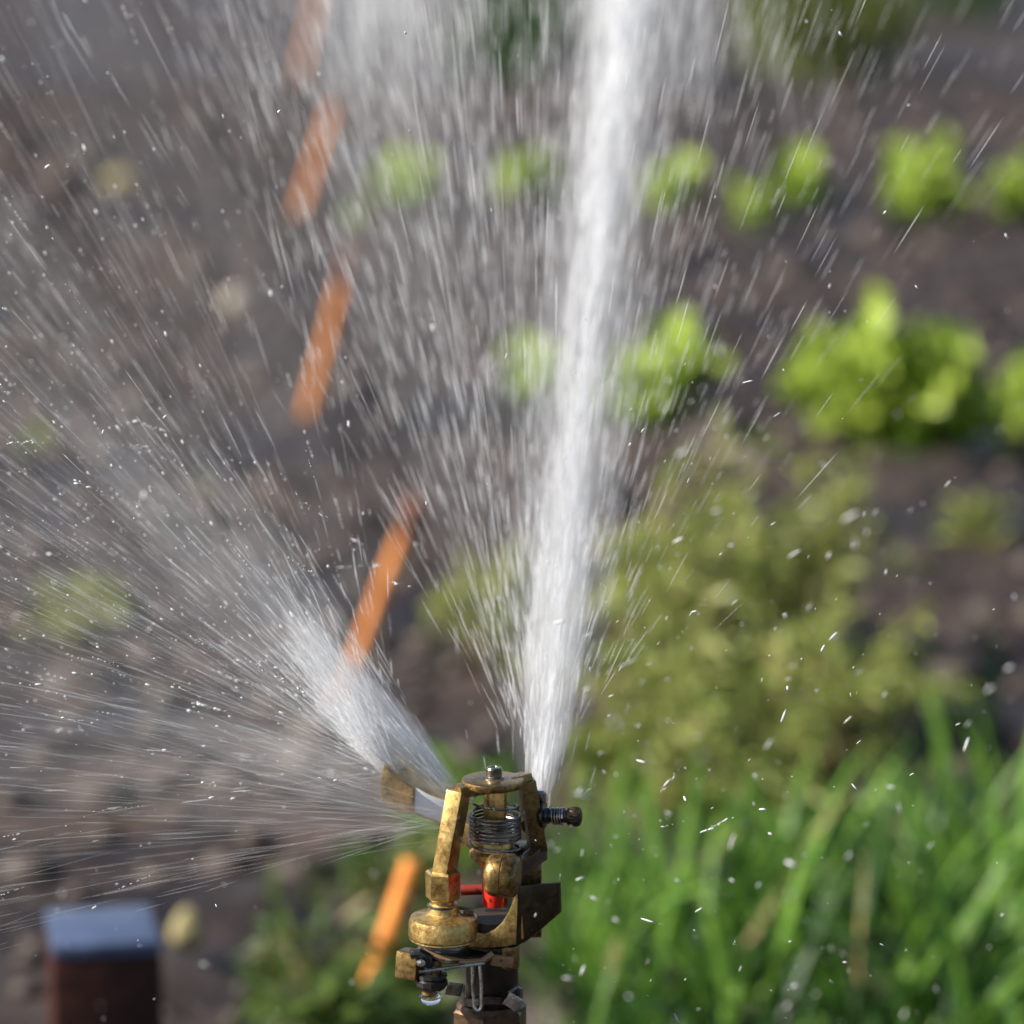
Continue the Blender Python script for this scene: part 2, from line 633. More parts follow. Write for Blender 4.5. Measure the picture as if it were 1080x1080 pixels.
def add_leaf(parent, me, loc, yaw, pitch, scale, roll=0.0):
    o = bpy.data.objects.new('leaf', me)
    col.objects.link(o)
    o.parent = parent
    o.location = loc
    o.rotation_euler = (pitch, roll, yaw)
    o.scale = (scale, scale, scale)
    return o


def lettuce(px, py, size_px, label, n_in=16, n_out=7, seed=0, tall=1.0, group='lettuces growing in rows'):
    r = random.Random(seed)
    g = onZ(px, py, 0.0)
    rad = 0.84 * size_px / F * (g.y - CAM.y) / 2 / math.cos(TH)
    o = empty('lettuce', (g.x, g.y, 0.0), label, 'lettuce', group)
    o.scale = (1, 1, 1.22)
    n_in = int(n_in * 1.7)
    for k in range(n_out):
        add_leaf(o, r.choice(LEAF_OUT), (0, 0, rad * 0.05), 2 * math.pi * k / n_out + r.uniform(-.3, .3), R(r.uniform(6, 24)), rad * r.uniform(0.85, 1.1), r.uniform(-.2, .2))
    for k in range(n_in):
        t = k / n_in
        add_leaf(o, r.choice(LEAF_IN), (r.uniform(-.5, .5) * rad, r.uniform(-.5, .5) * rad, rad * tall * (0.1 + 0.75 * t * r.random())), 2.4 * k + r.uniform(-.4, .4),
                 R(18 + 62 * t + r.uniform(-14, 14)), rad * tall * r.uniform(0.62, 1.0), r.uniform(-.5, .5))
    return o


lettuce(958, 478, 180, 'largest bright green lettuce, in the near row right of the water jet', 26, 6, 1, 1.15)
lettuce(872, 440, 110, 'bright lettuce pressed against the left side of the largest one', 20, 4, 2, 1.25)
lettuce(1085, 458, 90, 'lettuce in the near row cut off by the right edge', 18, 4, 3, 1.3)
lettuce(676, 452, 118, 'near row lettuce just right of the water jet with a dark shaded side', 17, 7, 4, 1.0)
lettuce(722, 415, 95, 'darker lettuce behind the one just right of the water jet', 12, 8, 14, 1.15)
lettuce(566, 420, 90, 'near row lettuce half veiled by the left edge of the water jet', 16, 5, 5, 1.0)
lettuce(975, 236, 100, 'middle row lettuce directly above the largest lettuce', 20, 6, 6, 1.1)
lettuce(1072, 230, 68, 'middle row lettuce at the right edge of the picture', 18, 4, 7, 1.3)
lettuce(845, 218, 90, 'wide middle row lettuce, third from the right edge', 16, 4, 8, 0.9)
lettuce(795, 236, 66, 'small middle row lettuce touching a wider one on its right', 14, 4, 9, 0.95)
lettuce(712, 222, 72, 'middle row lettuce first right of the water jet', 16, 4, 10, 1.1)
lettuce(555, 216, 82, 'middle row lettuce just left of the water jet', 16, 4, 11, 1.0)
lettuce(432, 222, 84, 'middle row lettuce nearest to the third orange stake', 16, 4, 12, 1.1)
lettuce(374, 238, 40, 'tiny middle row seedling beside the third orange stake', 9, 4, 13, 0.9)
lettuce(40, 476, 60, 'faint small plant near the left edge, seen through spray', 8, 5, 21, 0.6)
lettuce(215, 520, 44, 'faint low seedling on the soil left of the bright orange stake', 7, 5, 22, 0.5)


# ------------------------------------------------------------------ bushes, weeds, grass
def leaf_cards(pts, dirs, L, Wd, droop=0.2):
    """arrays -> verts, faces; each leaf a bent 4-triangle blade"""
    n = len(pts)
    d = dirs / np.linalg.norm(dirs, axis=1, keepdims=True)
    rnd = rng.normal(0, 1, (n, 3))
    s = np.cross(d, rnd)
    s /= np.linalg.norm(s, axis=1, keepdims=True)
    L = np.asarray(L)[:, None]
    Wd = np.asarray(Wd)[:, None]
    down = np.array([0, 0, -1.0])
    p0 = pts
    pm = pts + d * L * 0.5
    pe = pts + d * L + down * L * droop
    V = np.stack([p0, pm - s * Wd / 2, pm + s * Wd / 2, pe], 1)
    base = (np.arange(n) * 4)[:, None]
    Fc = np.concatenate([base + np.array([0, 1, 2]), base + np.array([1, 3, 2])], 0)
    return V.reshape(-1, 3).tolist(), Fc.tolist()


def bush(px, py, wpx, hpx, mat, label, n=2600, leaf=0.05, seed=0):
    r = np.random.default_rng(seed)
    g = onZ(px, py, 0.0)
    k = (g.y - CAM.y) / F
    wd, ht = wpx * k / 2, hpx * k
    o = empty('shrub', (g.x, g.y, 0), label, 'shrub', 'shrubs at the back of the garden')
    cl = []
    for i in range(26):
        a, q = r.uniform(0, 2 * math.pi), r.uniform(0.1, 1) ** 0.6
        cl.append((math.cos(a) * q * wd * 0.75, math.sin(a) * q * wd * 0.7, ht * r.uniform(0.15, 0.85)))
    cl = np.array(cl)
    bm = bmesh.new()
    for c in cl[::2]:
        p = [Vector((g.x, g.y, -0.02)), Vector((g.x + c[0] * .5, g.y + c[1] * .5, c[2] * .6)), Vector((g.x + c[0], g.y + c[1], c[2]))]
        tube(bm, p, 0.01, 5, taper=[0.016, 0.01, 0.005])
    from_bm('stems', bm, M['stem'], o)
    idx = r.integers(0, len(cl), n)
    dv = r.normal(0, 1, (n, 3))
    dv /= np.linalg.norm(dv, axis=1, keepdims=True)
    pts = cl[idx] + dv * (r.uniform(0.2, 1, (n, 1)) ** 0.5) * wd * 0.32
    pts[:, 2] = np.maximum(pts[:, 2], 0.02)
    pts += np.array([g.x, g.y, 0])
    V, Fc = leaf_cards(pts, dv + np.array([0, 0, 0.5]), r.uniform(0.6, 1.3, n) * leaf * 1.6, r.uniform(0.6, 1.2, n) * leaf * 0.7)
    mesh_np('crown', V, Fc, mat, o)


bush(566, 96, 185, 150, M['bush'], 'dark green shrub at the back, left of the water jet', seed=1)
bush(885, 80, 215, 120, M['bush_olive'], 'broad olive green shrub at the back on the right', 3200, seed=2)
bush(1010, 20, 180, 90, M['bush'], 'dim shrub behind the olive one, at the top right', 1600, seed=3)


def blade_geo(base, yaw, lean, L, wd, curl, nseg=7):
    """a folded grass blade: lists of verts and faces"""
    v, f = [], []
    dx, dy = math.cos(yaw), math.sin(yaw)
    p = Vector(base)
    ang = lean
    step = L / nseg
    sx, sy = -dy, dx
    for i in range(nseg + 1):
        t = i / nseg
        wv = wd * (0.75 + 0.5 * t) * (1 - t ** 2.4) * 0.5 + 0.0004
        nx, nz = -math.cos(ang), math.sin(ang)
        fold = wv * 0.35
        v.append((p.x - sx * wv + dx * nx * -fold, p.y - sy * wv + dy * nx * -fold, p.z + nz * fold))
        v.append((p.x, p.y, p.z))
        v.append((p.x + sx * wv + dx * nx * -fold, p.y + sy * wv + dy * nx * -fold, p.z + nz * fold))
        p = p + Vector((dx * math.sin(ang), dy * math.sin(ang), math.cos(ang))) * step
        ang += curl / nseg * (0.4 + 1.2 * t)
    for i in range(nseg):
        a = i * 3
        f.append((a, a + 1, a + 4, a + 3))
        f.append((a + 1, a + 2, a + 5, a + 4))
    return v, f


BLADES = []
for i in range(6):
    rr = random.Random(i)
    vv, ff = blade_geo((0, 0, 0), 0, 0.05, 1.0, 0.044 + 0.016 * (i % 3), [0.4, 0.9, 1.4, 0.7, 1.9, 0.25][i], 8)
    for mn in ('blade', 'blade_dark', 'straw'):
        me = bpy.data.meshes.new('leaf_blade')
        me.from_pydata(vv, [], ff)
        me.shade_smooth()
        me.materials.append(M[mn])
        BLADES.append((mn, me))


def grass_clump(px, py, hpx, label, nb=11, seed=0, z=0.0, dark=0.35):
    r = random.Random(seed)
    g = onZ(px, py, z)
    k = (g.y - CAM.y) / F
    o = empty('onion_plant', (g.x, g.y, 0), label, 'plant', 'tall strappy green plants in the foreground bed')
    for i in range(nb):
        q_ = r.random()
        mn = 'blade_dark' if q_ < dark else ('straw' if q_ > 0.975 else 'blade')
        me = r.choice([m for q, m in BLADES if q == mn])
        b = bpy.data.objects.new('leaf_blade', me)
        col.objects.link(b)
        b.parent = o
        b.location = (r.uniform(-.015, .015), r.uniform(-.015, .015), -0.005)
        b.rotation_euler = (r.uniform(-.35, .35), r.uniform(-.05, .75), r.uniform(0, 2 * math.pi))
        s = hpx * k * r.uniform(0.65, 1.15)
        b.scale = (s, s, s)
    return o


clumps = [
    (600, 1075, 260, 'clump of upright green blades directly behind the sprinkler fin'),
    (660, 1110, 300, 'clump of bright blades right of the sprinkler at the bottom edge'),
    (735, 1060, 290, 'clump of tall blades below the olive weed'),
    (790, 1125, 280, 'clump of blades at the bottom edge, second right of the sprinkler'),
    (850, 1040, 270, 'clump with a long leaning blade in the middle of the green bed'),
    (905, 1115, 300, 'clump of dark blades at the bottom, right of centre of the bed'),
    (965, 1040, 260, 'clump of arching blades under the dark gap in the soil'),
    (1020, 1120, 320, 'clump of broad blades in the bottom right corner'),
    (1065, 1010, 330, 'tallest clump at the right edge reaching up beside the dark soil'),
    (690, 985, 230, 'clump of fine blades between sprinkler screw and olive weed'),
    (1000, 930, 230, 'clump of arching pale blades at the right, farther back'),
    (820, 950, 200, 'shorter clump behind the long leaning blade'),
    (450, 1120, 120, 'low clump of green blades behind the sprinkler pipe'),
]
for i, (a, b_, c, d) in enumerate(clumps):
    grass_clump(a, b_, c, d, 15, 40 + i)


def arching_leaf_plant(px, py, leaves, label):
    g = onZ(px, py, 0)
    k = (g.y - CAM.y) / F
    o = empty('onion_plant', (g.x, g.y, 0), label, 'plant', 'tall strappy green plants in the foreground bed')
    for yaw, lean, hpx, wd, curl, mn in leaves:
        L = hpx * k
        v, f = blade_geo((0, 0, -0.005), R(yaw), R(lean), L, wd, curl, 12)
        b = mesh_np('leaf_blade', v, f, M[mn])
        b.parent = o


arching_leaf_plant(1075, 985, [(180, 8, 420, 0.018, 0.9, 'blade'), (170, 20, 330, 0.015, 0.8, 'blade'), (60, 3, 330, 0.014, 0.4, 'blade_dark'), (20, 12, 300, 0.014, 1.0, 'blade')],
                   'plant with two long leaves arching left across the right side of the bed')
arching_leaf_plant(835, 1000, [(5, 22, 290, 0.016, 0.35, 'blade'), (-20, 30, 250, 0.014, 0.5, 'blade'), (185, 10, 220, 0.013, 0.8, 'blade_dark')],
                   'plant with a straight leaf leaning right towards the dark soil')
arching_leaf_plant(1048, 820, [(100, 2, 180, 0.013, 0.25, 'blade_dark'), (200, 10, 150, 0.012, 0.6, 'blade')],
                   'small upright plant standing against the dark soil at the right edge')


def grass_mass(name, n, box, hpx, mat, label, seed, wmul=1.0, cat='grass'):
    r = random.Random(seed)
    V, Fc = [], []
    x0, x1, y0, y1 = box
    for i in range(n):
        px, py = r.uniform(x0, x1), r.uniform(y0, y1)
        if px < x0 + 60 and r.random() < 0.5:
            continue
        g = onZ(px, py, 0)
        k = (g.y - CAM.y) / F
        L = hpx * k * r.uniform(0.35, 1.1)
        v, f = blade_geo((g.x, g.y, -0.005), r.uniform(0, 6.28), r.uniform(0.02, 0.5), L, 0.006 * wmul * r.uniform(0.6, 1.5), r.uniform(0.2, 1.5), 5)
        b = len(V)
        V += v
        Fc += [tuple(b + q for q in t) for t in f]
    o = mesh_np(name, V, Fc, mat)
    tag(o, label, cat, kind='stuff')


grass_mass('grass', 800, (575, 1180, 890, 1200), 135, M['blade'], 'dense fresh green grass right of the sprinkler', 3)
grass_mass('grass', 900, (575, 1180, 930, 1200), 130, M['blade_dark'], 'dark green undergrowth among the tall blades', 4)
grass_mass('grass', 170, (270, 480, 930, 1180), 60, M['weed_dim'], 'low sparse green weeds left of the sprinkler base', 5, 1.2)


def weed(px, py, wpx, hpx, label, seed, n=900, mat='weed', fine=1.0):
    r = np.random.default_rng(seed)
    g = onZ(px, py, 0)
    k = (g.y - CAM.y) / F
    wd, ht = wpx * k / 2, hpx * k
    o = empty('feathery_weed', (g.x, g.y, 0), label, 'weed', 'feathery olive weeds')
    bm = bmesh.new()
    ps, ds = [], []
    ns = max(10, n // 32)
    o0 = np.array([g.x, g.y, 0.0])
    for i in range(ns):
        a = r.uniform(0, 2 * math.pi)
        q = r.uniform(0.05, 1.15) ** 0.8
        h = ht * r.uniform(0.35, 1.15) * (1 - 0.45 * q * q)
        if i % 7 == 0:
            q, h = q * 1.35, h * 1.35
        st = np.array([r.normal(0, 0.25) * wd, r.normal(0, 0.25) * wd, 0])
        e = st + np.array([math.cos(a) * wd * q, math.sin(a) * wd * q, h])
        mid = st + np.array([math.cos(a) * wd * q * 0.3, math.sin(a) * wd * q * 0.3, h * 0.85])
        pts = [st * (1 - t) ** 2 + mid * 2 * t * (1 - t) + e * t * t for t in np.linspace(0, 1, 6)]
        tube(bm, [Vector(o0 + p) for p in pts], 0.002, 4, taper=[0.0028, 0.0025, 0.002, 0.0016, 0.0012, 0.0008])
        m_ = int(n / ns)
        for j in range(m_):
            t = r.uniform(0.2, 1.0) ** 0.8
            c = st * (1 - t) ** 2 + mid * 2 * t * (1 - t) + e * t * t
            tan = (mid - st) * (1 - t) + (e - mid) * t
            tan = tan / (np.linalg.norm(tan) + 1e-6)
            ps.append(o0 + c)
            ds.append(tan * 0.8 + r.normal(0, 0.55, 3))
    st_ = from_bm('stems', bm, M['straw'], o)
    st_['kind'] = 'stuff'
    ps, ds = np.array(ps), np.array(ds)
    m = len(ps)
    V, Fc = leaf_cards(ps, ds, r.uniform(0.018, 0.06, m) * fine, r.uniform(0.004, 0.012, m) * fine, 0.25)
    mesh_np('foliage', V, Fc, M[mat], o)['kind'] = 'stuff'
    q = r.integers(0, m, max(30, m // 9))
    V, Fc = leaf_cards(ps[q], ds[q], r.uniform(0.02, 0.05, len(q)), r.uniform(0.007, 0.016, len(q)), 0.4)
    mesh_np('seed_heads', V, Fc, M['straw'], o)['kind'] = 'stuff'


weed(745, 770, 230, 230, 'olive feathery weed right of the water jet base', 1, 1500)
weed(830, 690, 210, 190, 'olive weed with pale seed heads below the large lettuce', 2, 1300)
weed(690, 690, 130, 160, 'small olive weed close to the water jet', 3, 700)
weed(850, 830, 220, 170, 'olive weed in front, at the edge of the green bed', 4, 900)
weed(925, 780, 130, 130, 'thin greenish weed beside the dark bare soil on the right', 5, 500)
weed(690, 850, 190, 160, 'light green weed just right of the sprinkler, under the jet', 13, 900, 'weed')
weed(780, 880, 230, 150, 'pale tangled weed where the olive plants meet the grass', 14, 900, 'weed')
weed(530, 700, 110, 120, 'faint pale weed seen between the two water plumes', 6, 420)
weed(500, 900, 110, 100, 'green weed seen behind the sprinkler frame', 7, 260, 'blade')
weed(330, 1075, 190, 90, 'low leafy green weed around the nearest orange stake', 8, 230, 'weed_dim')
weed(372, 1165, 60, 165, 'thin leafy sprig crossing in front of the nearest orange stake', 15, 170, 'weed_dim', 1.5)
weed(425, 1120, 60, 150, 'leafy sprig between the nearest orange stake and the sprinkler', 16, 130, 'weed_dim', 1.5)
weed(420, 1130, 70, 110, 'small green weed at the foot of the sprinkler, left side', 12, 160, 'weed_dim')
weed(1030, 590, 60, 55, 'tiny weed on bare soil under the large lettuce', 9, 160)
weed(90, 660, 90, 40, 'faint sprig on the soil at left, veiled by spray', 10, 160)
weed(420, 960, 110, 90, 'green weed behind the left strut of the sprinkler', 11, 200, 'weed_dim')

# ------------------------------------------------------------------ the sprinkler
SPR = empty('impact_sprinkler', (0, 0, 0), 'wet brass impact sprinkler head on a brown riser pipe', 'sprinkler')


def part(name, bm, mat, parent=None, smooth=True, angle=35):
    return from_bm(name, bm, M[mat], parent or SPR, smooth, angle)


def cyl(px, y_top, y_bot, r, v, prof=None, seg=40, rot=0.0, bev=1.2):
    """vertical turned piece: pixel centre column, pixel rows of its axis' ends"""
    b, tpt = W(px, y_bot, v), W(px, y_top, v)
    h = tpt.z - b.z
    bm = bmesh.new()
    if prof is None:
        e = bev * U
        rr = r * U
        prof = [(rr - e, 0), (rr - e * .3, e * .3), (rr, e), (rr, h - e), (rr - e * .3, h - e * .3), (rr - e, h)]
    else:
        prof = [(q * U, s * h) for q, s in prof]
    lathe(bm, (tpt.x, tpt.y, b.z), (0, 0, 1), prof, seg, rot)
    return bm


Z = Vector((0, 0, 1))
# bridge frame: top disc, left strut, right strut
bm = cyl(520, 821, 829, 33, 0, None, 48, 0, 2)
bridge = part('bridge_top', bm, 'brass_old')
bm = bmesh.new()
lathe(bm, W(521, 821, 0), Z, [(11 * U, -0.001), (11 * U, 1.5 * U), (9 * U, 2.2 * U), (8.4 * U, 3 * U), (8.4 * U, 10.5 * U), (7.2 * U, 12.2 * U), (3.8 * U, 12.6 * U), (3.4 * U, 11.8 * U), (0, 11.8 * U)], 32)
part('fulcrum_pin', bm, 'steel')
# left strut: horizontal shoulder then a leaning bar
bm = bmesh.new()
dirL = (W(467, 921, -25) - W(484, 842, -12)).normalized()
side = Vector((0.82, -0.57, 0))
bar(bm, W(484, 834, -13), W(468, 924, -26), 18 * U, 24 * U, Vector((0.9, -0.42, 0)), 1.3 * U, 17 * U, 26 * U)
part('left_strut', bm, 'brass')
bm = bmesh.new()
bar(bm, W(482, 834.5, -15), W(509, 830, -3), 20 * U, 12 * U, Vector((0.35, -0.9, 0)), 1.2 * U)
part('shoulder', bm, 'brass_old')
# right strut
bm = bmesh.new()
bar(bm, W(555, 822, 18), W(567, 896, 22), 17 * U, 22 * U, Vector((0.95, 0.2, 0)), 1.5 * U, 17 * U, 26 * U)
part('right_strut', bm, 'brass_shaded')
bm = bmesh.new()
bar(bm, W(556, 820, 22), W(535, 826, 6), 20 * U, 12 * U, Vector((0.4, 0.9, 0)), 1.2 * U)
part('shoulder', bm, 'brass_old')
bm = bmesh.new()
bar(bm, W(556, 890, 24), W(556, 985, 24), 28 * U, 30 * U, Vector((1, 0.1, 0)), 2 * U)
part('nozzle_body', bm, 'brass_shaded')
# nozzle pointing away
nz0, nz1 = W(562, 872, 30), W(569, 846, 66)
bm = bmesh.new()
ax = nz1 - nz0
L = ax.length
lathe(bm, nz0, ax, [(13 * U, 0), (13 * U, L * .5), (10 * U, L * .55), (8.5 * U, L), (5 * U, L), (4.5 * U, L * .8), (0, L * .8)], 28)
part('nozzle', bm, 'brass')
# hub column, spring and bearing
bm = cyl(522, 832, 868, 12, 2, None, 30)
part('hub_tube', bm, 'brass')
bm = bmesh.new()
bar(bm, W(528, 834, -9), W(528, 862, -9), 11 * U, 10 * U, Vector((1, -0.3, 0)), 1 * U)
part('hub_rib', bm, 'brass')
bm = cyl(520, 884, 926, 20, 4, [(8, 0), (9, .1), (15, .32), (22, .5), (25, .56), (25, .68), (21, .74), (20, .97), (19, 1)], 36)
part('bearing', bm, 'brass')


def coil(turns, y0, y1, rad, r, name, px=522, v=2, squeeze=True, phase=0.0):
    bm = bmesh.new()
    a, b = W(px, y0, v), W(px, y1, v)
    n = int(turns * 28)
    pts = []
    for i in range(n + 1):
        t = i / n
        an = phase + 2 * math.pi * turns * t
        pts.append(Vector((a.x + rad * U * math.cos(an), a.y + rad * U * math.sin(an), a.z + (b.z - a.z) * t)))
    tube(bm, pts, r * U, 7)
    return part(name, bm, 'spring')


coil(7.2, 857, 884, 26.5, 1.5, 'tight_spring', phase=0.4)
coil(1.15, 843, 858, 24.5, 1.5, 'spring_end', phase=2.6)
coil(1.25, 883, 899, 27.5, 1.5, 'spring_end', phase=1.0)
# impact arm with its counterweight and spoon
CW = W(530, 923, -62)
bm = bmesh.new()
cax = Vector((0.97, -0.22, -0.03)).normalized()
k = U * 0.96
lathe(bm, CW - cax * 19 * k, cax, [(0, 0), (13 * k, 0.2 * k), (19 * k, 2.2 * k), (22.5 * k, 6 * k), (24 * k, 11 * k), (24 * k, 19.5 * k), (23.2 * k, 20 * k), (23.2 * k, 21 * k),
                                    (24 * k, 21.5 * k), (23.8 * k, 30 * k), (22 * k, 34 * k), (18 * k, 37 * k), (0, 37.5 * k)], 40)
part('counterweight', bm, 'brass_old')
bm = bmesh.new()
bar(bm, CW + Vector((8 * U, 4 * U, -1 * U)), W(572, 897, 24), 15 * U, 12 * U, Z, 1.4 * U, 19 * U, 12 * U)
part('counterweight_arm', bm, 'bronze_dark')
bm = bmesh.new()
bar(bm, W(524, 899, 0), W(474, 862, 92), 15 * U, 26 * U, Vector((0.85, 0.5, 0)), 1.4 * U)
part('arm', bm, 'brass_old')


def spoon():
    # curved deflector: plan outline swept in height, its end block proud
    bm = bmesh.new()
    vv = 100
    top = [(405, 803), (412, 811), (420, 819), (430, 826), (445, 832), (460, 838), (479, 846)]
    rear = [(408, 797.5), (418, 795.5), (430, 796), (437, 806), (448, 815), (462, 821), (479, 828)]
    bot = [(402, 846), (410, 852), (422, 857), (434, 858), (448, 863), (462, 869), (479, 876)]
    a = [bm.verts.new(W(x, y, vv + 8)) for x, y in top]
    b = [bm.verts.new(W(x, y, vv + 8)) for x, y in bot]
    c = [bm.verts.new(W(x, y, vv + 58)) for x, y in rear]
    d = [bm.verts.new(W(x, y - 13, vv + 56)) for x, y in bot]
    for i in range(len(a) - 1):
        bm.faces.new((b[i], b[i + 1], a[i + 1], a[i]))
        bm.faces.new((c[i], c[i + 1], d[i + 1], d[i]))
        bm.faces.new((a[i], a[i + 1], c[i + 1], c[i]))
        bm.faces.new((d[i], d[i + 1], b[i + 1], b[i]))
    bm.faces.new((a[0], c[0], d[0], b[0]))
    bm.faces.new((a[-1], b[-1], d[-1], c[-1]))
    bmesh.ops.recalc_face_normals(bm, faces=bm.faces)
    bmesh.ops.bevel(bm, geom=list(bm.edges), offset=1.2 * U, segments=2, affect='EDGES', clamp_overlap=True)
    s = part('spoon', bm, 'brass', None, True, 30)
    # end block standing proud of the side
    bm = bmesh.new()
    out = [(405, 806), (411, 814), (419, 821.5), (428, 827.5), (436, 832), (434.5, 845), (433, 857), (421, 857), (409, 851), (402, 843), (402, 825)]
    fr = [W(x, y, vv - 4) for x, y in out]
    bk = [W(x, y, vv + 9) for x, y in out]
    prism(bm, fr, bk, 0.8 * U)
    part('spoon_tip', bm, 'brass', s)


spoon()
# pale film of water running along the spoon's side
bm = bmesh.new()
out = [(438, 830), (452, 838), (470, 845), (478, 849), (478, 874), (462, 866), (446, 860), (437, 856)]
prism(bm, [W(x, y, 101) for x, y in out], [W(x, y, 107.5) for x, y in out], 1.0 * U)
m = principled('water_film', (0.8, 0.82, 0.86), 0.2, 0, 0.5)
M['film'] = m
part('water_film', bm, 'film')
# red plug
bm = cyl(522, 920, 955, 13.5, -26, None, 32, 0, 2.0)
part('red_plug', bm, 'red')
bm = bmesh.new()
tube(bm, [W(486, 939, 12), W(512, 938, 12)], 5.5 * U, 14)
part('red_sleeve', bm, 'red_dark')
# hex post left
bm = cyl(467, 918, 948, 18.5, -26, [(16.5, 0), (18.6, .07), (18.6, .93), (16.5, 1)], 6, R(-70.5))
bm2 = part('hex_nut', bm, 'brass', None, True, 20)
bm = cyl(467, 946, 957, 12, -26, None, 28)
part('neck', bm, 'brass')
bm = bmesh.new()
c = W(467, 954.5, -26)
tube(bm, [c + Vector((15 * U * math.cos(a), 15 * U * math.sin(a), 0)) for a in np.linspace(0, 2 * math.pi, 36, endpoint=False)], 1.7 * U, 7, True)
part('spring_ring', bm, 'steel_dark')
bm = bmesh.new()
tube(bm, [W(481, 957, -24), W(487, 958, -22), W(493, 959, -24), W(498, 963, -26), (W(500, 969, -27)), W(500, 976, -27)], 1.8 * U, 7)
part('spring_wire', bm, 'steel_dark')
# base casting: left puck with its domed boss, centre ring, web and fin
bm = cyl(468, 952, 991, 37, -26, [(30, 0), (34, .015), (36.5, .06), (36.2, .10), (37.3, .14), (37, .5), (35, .62), (31, .665), (20, .70), (17, .76), (15.5, .97), (14, 1)], 48)
part('base_boss', bm, 'brass')
bm = cyl(519, 966, 992, 34, -2, [(30, 0), (34, .12), (34, .8), (31, 1)], 48)
part('base_ring', bm, 'recess_shade')
bm = bmesh.new()
out = [(490, 976), (500, 983), (511, 984.5), (521, 981), (530, 973), (537, 961), (542, 948), (544.5, 938), (549, 937), (553, 990), (546, 995), (534, 998.5), (515, 1000), (494, 1000)]
prism(bm, [W(x, y, -40) for x, y in out], [W(x, y - 2, -12) for x, y in out], 2.2 * U)
part('web', bm, 'brass')
bm = bmesh.new()
out = [(546, 937), (549, 934), (589, 931.5), (590, 963), (566, 984), (553, 994), (544, 998)]
fr = [W(x, y, -42 + (x - 546) * 0.55) for x, y in out]
bk = [p + Vector((0.45, 0.9, 0)) * (6 * U) for p in fr]
prism(bm, fr, bk, 0.9 * U)
part('fin', bm, 'bronze_dark')
bm = bmesh.new()
bar(bm, W(494, 960, -20), W(494, 975, -20), 9 * U, 8 * U, Vector((1, -.4, 0)), 1 * U)
part('lug', bm, 'tan')
# diffuser screw at the right
s0 = W(571, 860, 18)
ax = (W(613, 861.5, 6) - s0)
L = ax.length
u = U
bm = bmesh.new()
lathe(bm, s0, ax, [(13 * u, 0), (13.5 * u, 1 * u), (13.5 * u, 4 * u), (9 * u, 5.5 * u), (8.5 * u, 9 * u), (7 * u, 10 * u), (7 * u, L - 14 * u), (0, L - 14 * u)], 26)
part('screw_body', bm, 'black')
bm = bmesh.new()
x_, y_, a_ = basis(ax)
pts = []
for i in range(90):
    t = i / 89
    an = 2 * math.pi * 4.5 * t
    pts.append(s0 + a_ * ((12 + 13 * t) * u) + x_ * (8.4 * u * math.cos(an)) + y_ * (8.4 * u * math.sin(an)))
tube(bm, pts, 1.25 * u, 7)
part('screw_spring', bm, 'steel')
bm = bmesh.new()
seg = 40
lathe(bm, s0 + a_ * (L - 14.5 * u), ax, [(8.8 * u, 0), (9.8 * u, 1 * u), (9.8 * u, 3.4 * u), (10.4 * u, 4.2 * u), (10.6 * u, 10 * u), (9.4 * u, 13 * u), (6 * u, 14.4 * u), (0, 14.6 * u)], seg)
for vtx in bm.verts:       # knurling: alternate columns pulled in
    q = vtx.co - s0
    h = q.dot(a_)
    rad = q - a_ * h
    if rad.length > 5 * u and h > L - 11 * u:
        an = math.atan2(rad.dot(y_), rad.dot(x_))
        if int(round(an / (2 * math.pi) * seg)) % 2:
            vtx.co = s0 + a_ * h + rad * 0.93
part('screw_cap', bm, 'bronze_dark', None, True, 25)
bm = bmesh.new()
lathe(bm, W(570, 842, 30), Z, [(5 * u, -8 * u), (6 * u, -6 * u), (6 * u, 6 * u), (3 * u, 9 * u), (0, 9 * u)], 18)
part('deflector_pin', bm, 'steel')
# trip collar below
bm = bmesh.new()
c = W(478, 1003, -20)
lathe(bm, c, (0.03, 0, 1), [(36 * u, -2.5 * u), (38 * u, -1 * u), (38 * u, 1.5 * u), (35 * u, 3 * u)], 44)
part('trip_plate', bm, 'steel_dark')
bm = bmesh.new()
tube(bm, [W(446, 1003, -52), W(465, 1010, -54), W(490, 1015, -54), (W(508, 1014, -52)), W(520, 1006, -48)], 3.6 * u, 8)
part('plate_rim', bm, 'tan')
bm = bmesh.new()
bar(bm, W(518, 1012, -47), W(541, 1015, -42), 12 * u, 7 * u, Z, 2 * u)
part('trip_tab', bm, 'tan')
bm = bmesh.new()
bar(bm, W(434, 1002, -40), W(432, 1031, -42), 25 * u, 24 * u, Vector((0.9, -0.42, 0)), 3 * u)
part('trip_block', bm, 'brass_old')
bm = bmesh.new()
tube(bm, [W(434, 1006, -58), W(442, 1005, -60), W(450, 1009, -58), W(453, 1019, -56)], 5.5 * u, 10)
part('trip_lever', bm, 'black')
bm = bmesh.new()
lathe(bm, W(443, 1015, -62), (0.5, -0.8, 0.1), [(4.6 * u, 0), (4.6 * u, 4 * u), (3 * u, 6 * u), (0, 6.2 * u)], 16)
part('pivot_pin', bm, 'steel')
bm = cyl(460, 1005, 1032, 6, -46, None, 20)
part('trip_stem', bm, 'brass_old')
bm = cyl(455, 1026, 1044, 17, -46, [(11, 0), (15, .15), (17, .35), (17, .62), (15, .72), (16.5, .8), (16, .98), (14, 1)], 12)
part('stop_nut', bm, 'black', None, True, 25)
bm = cyl(453, 1042, 1051.5, 8.5, -46, [(3, 0), (6, .12), (8.4, .4), (8.5, 1)], 24)
part('stem_tip', bm, 'brass')
bm = bmesh.new()
tube(bm, [W(442, 1025, -66), W(465, 1022, -64), W(490, 1018.5, -62), W(511, 1016, -58)], 1.9 * u, 8)
part('trip_wire', bm, 'steel')
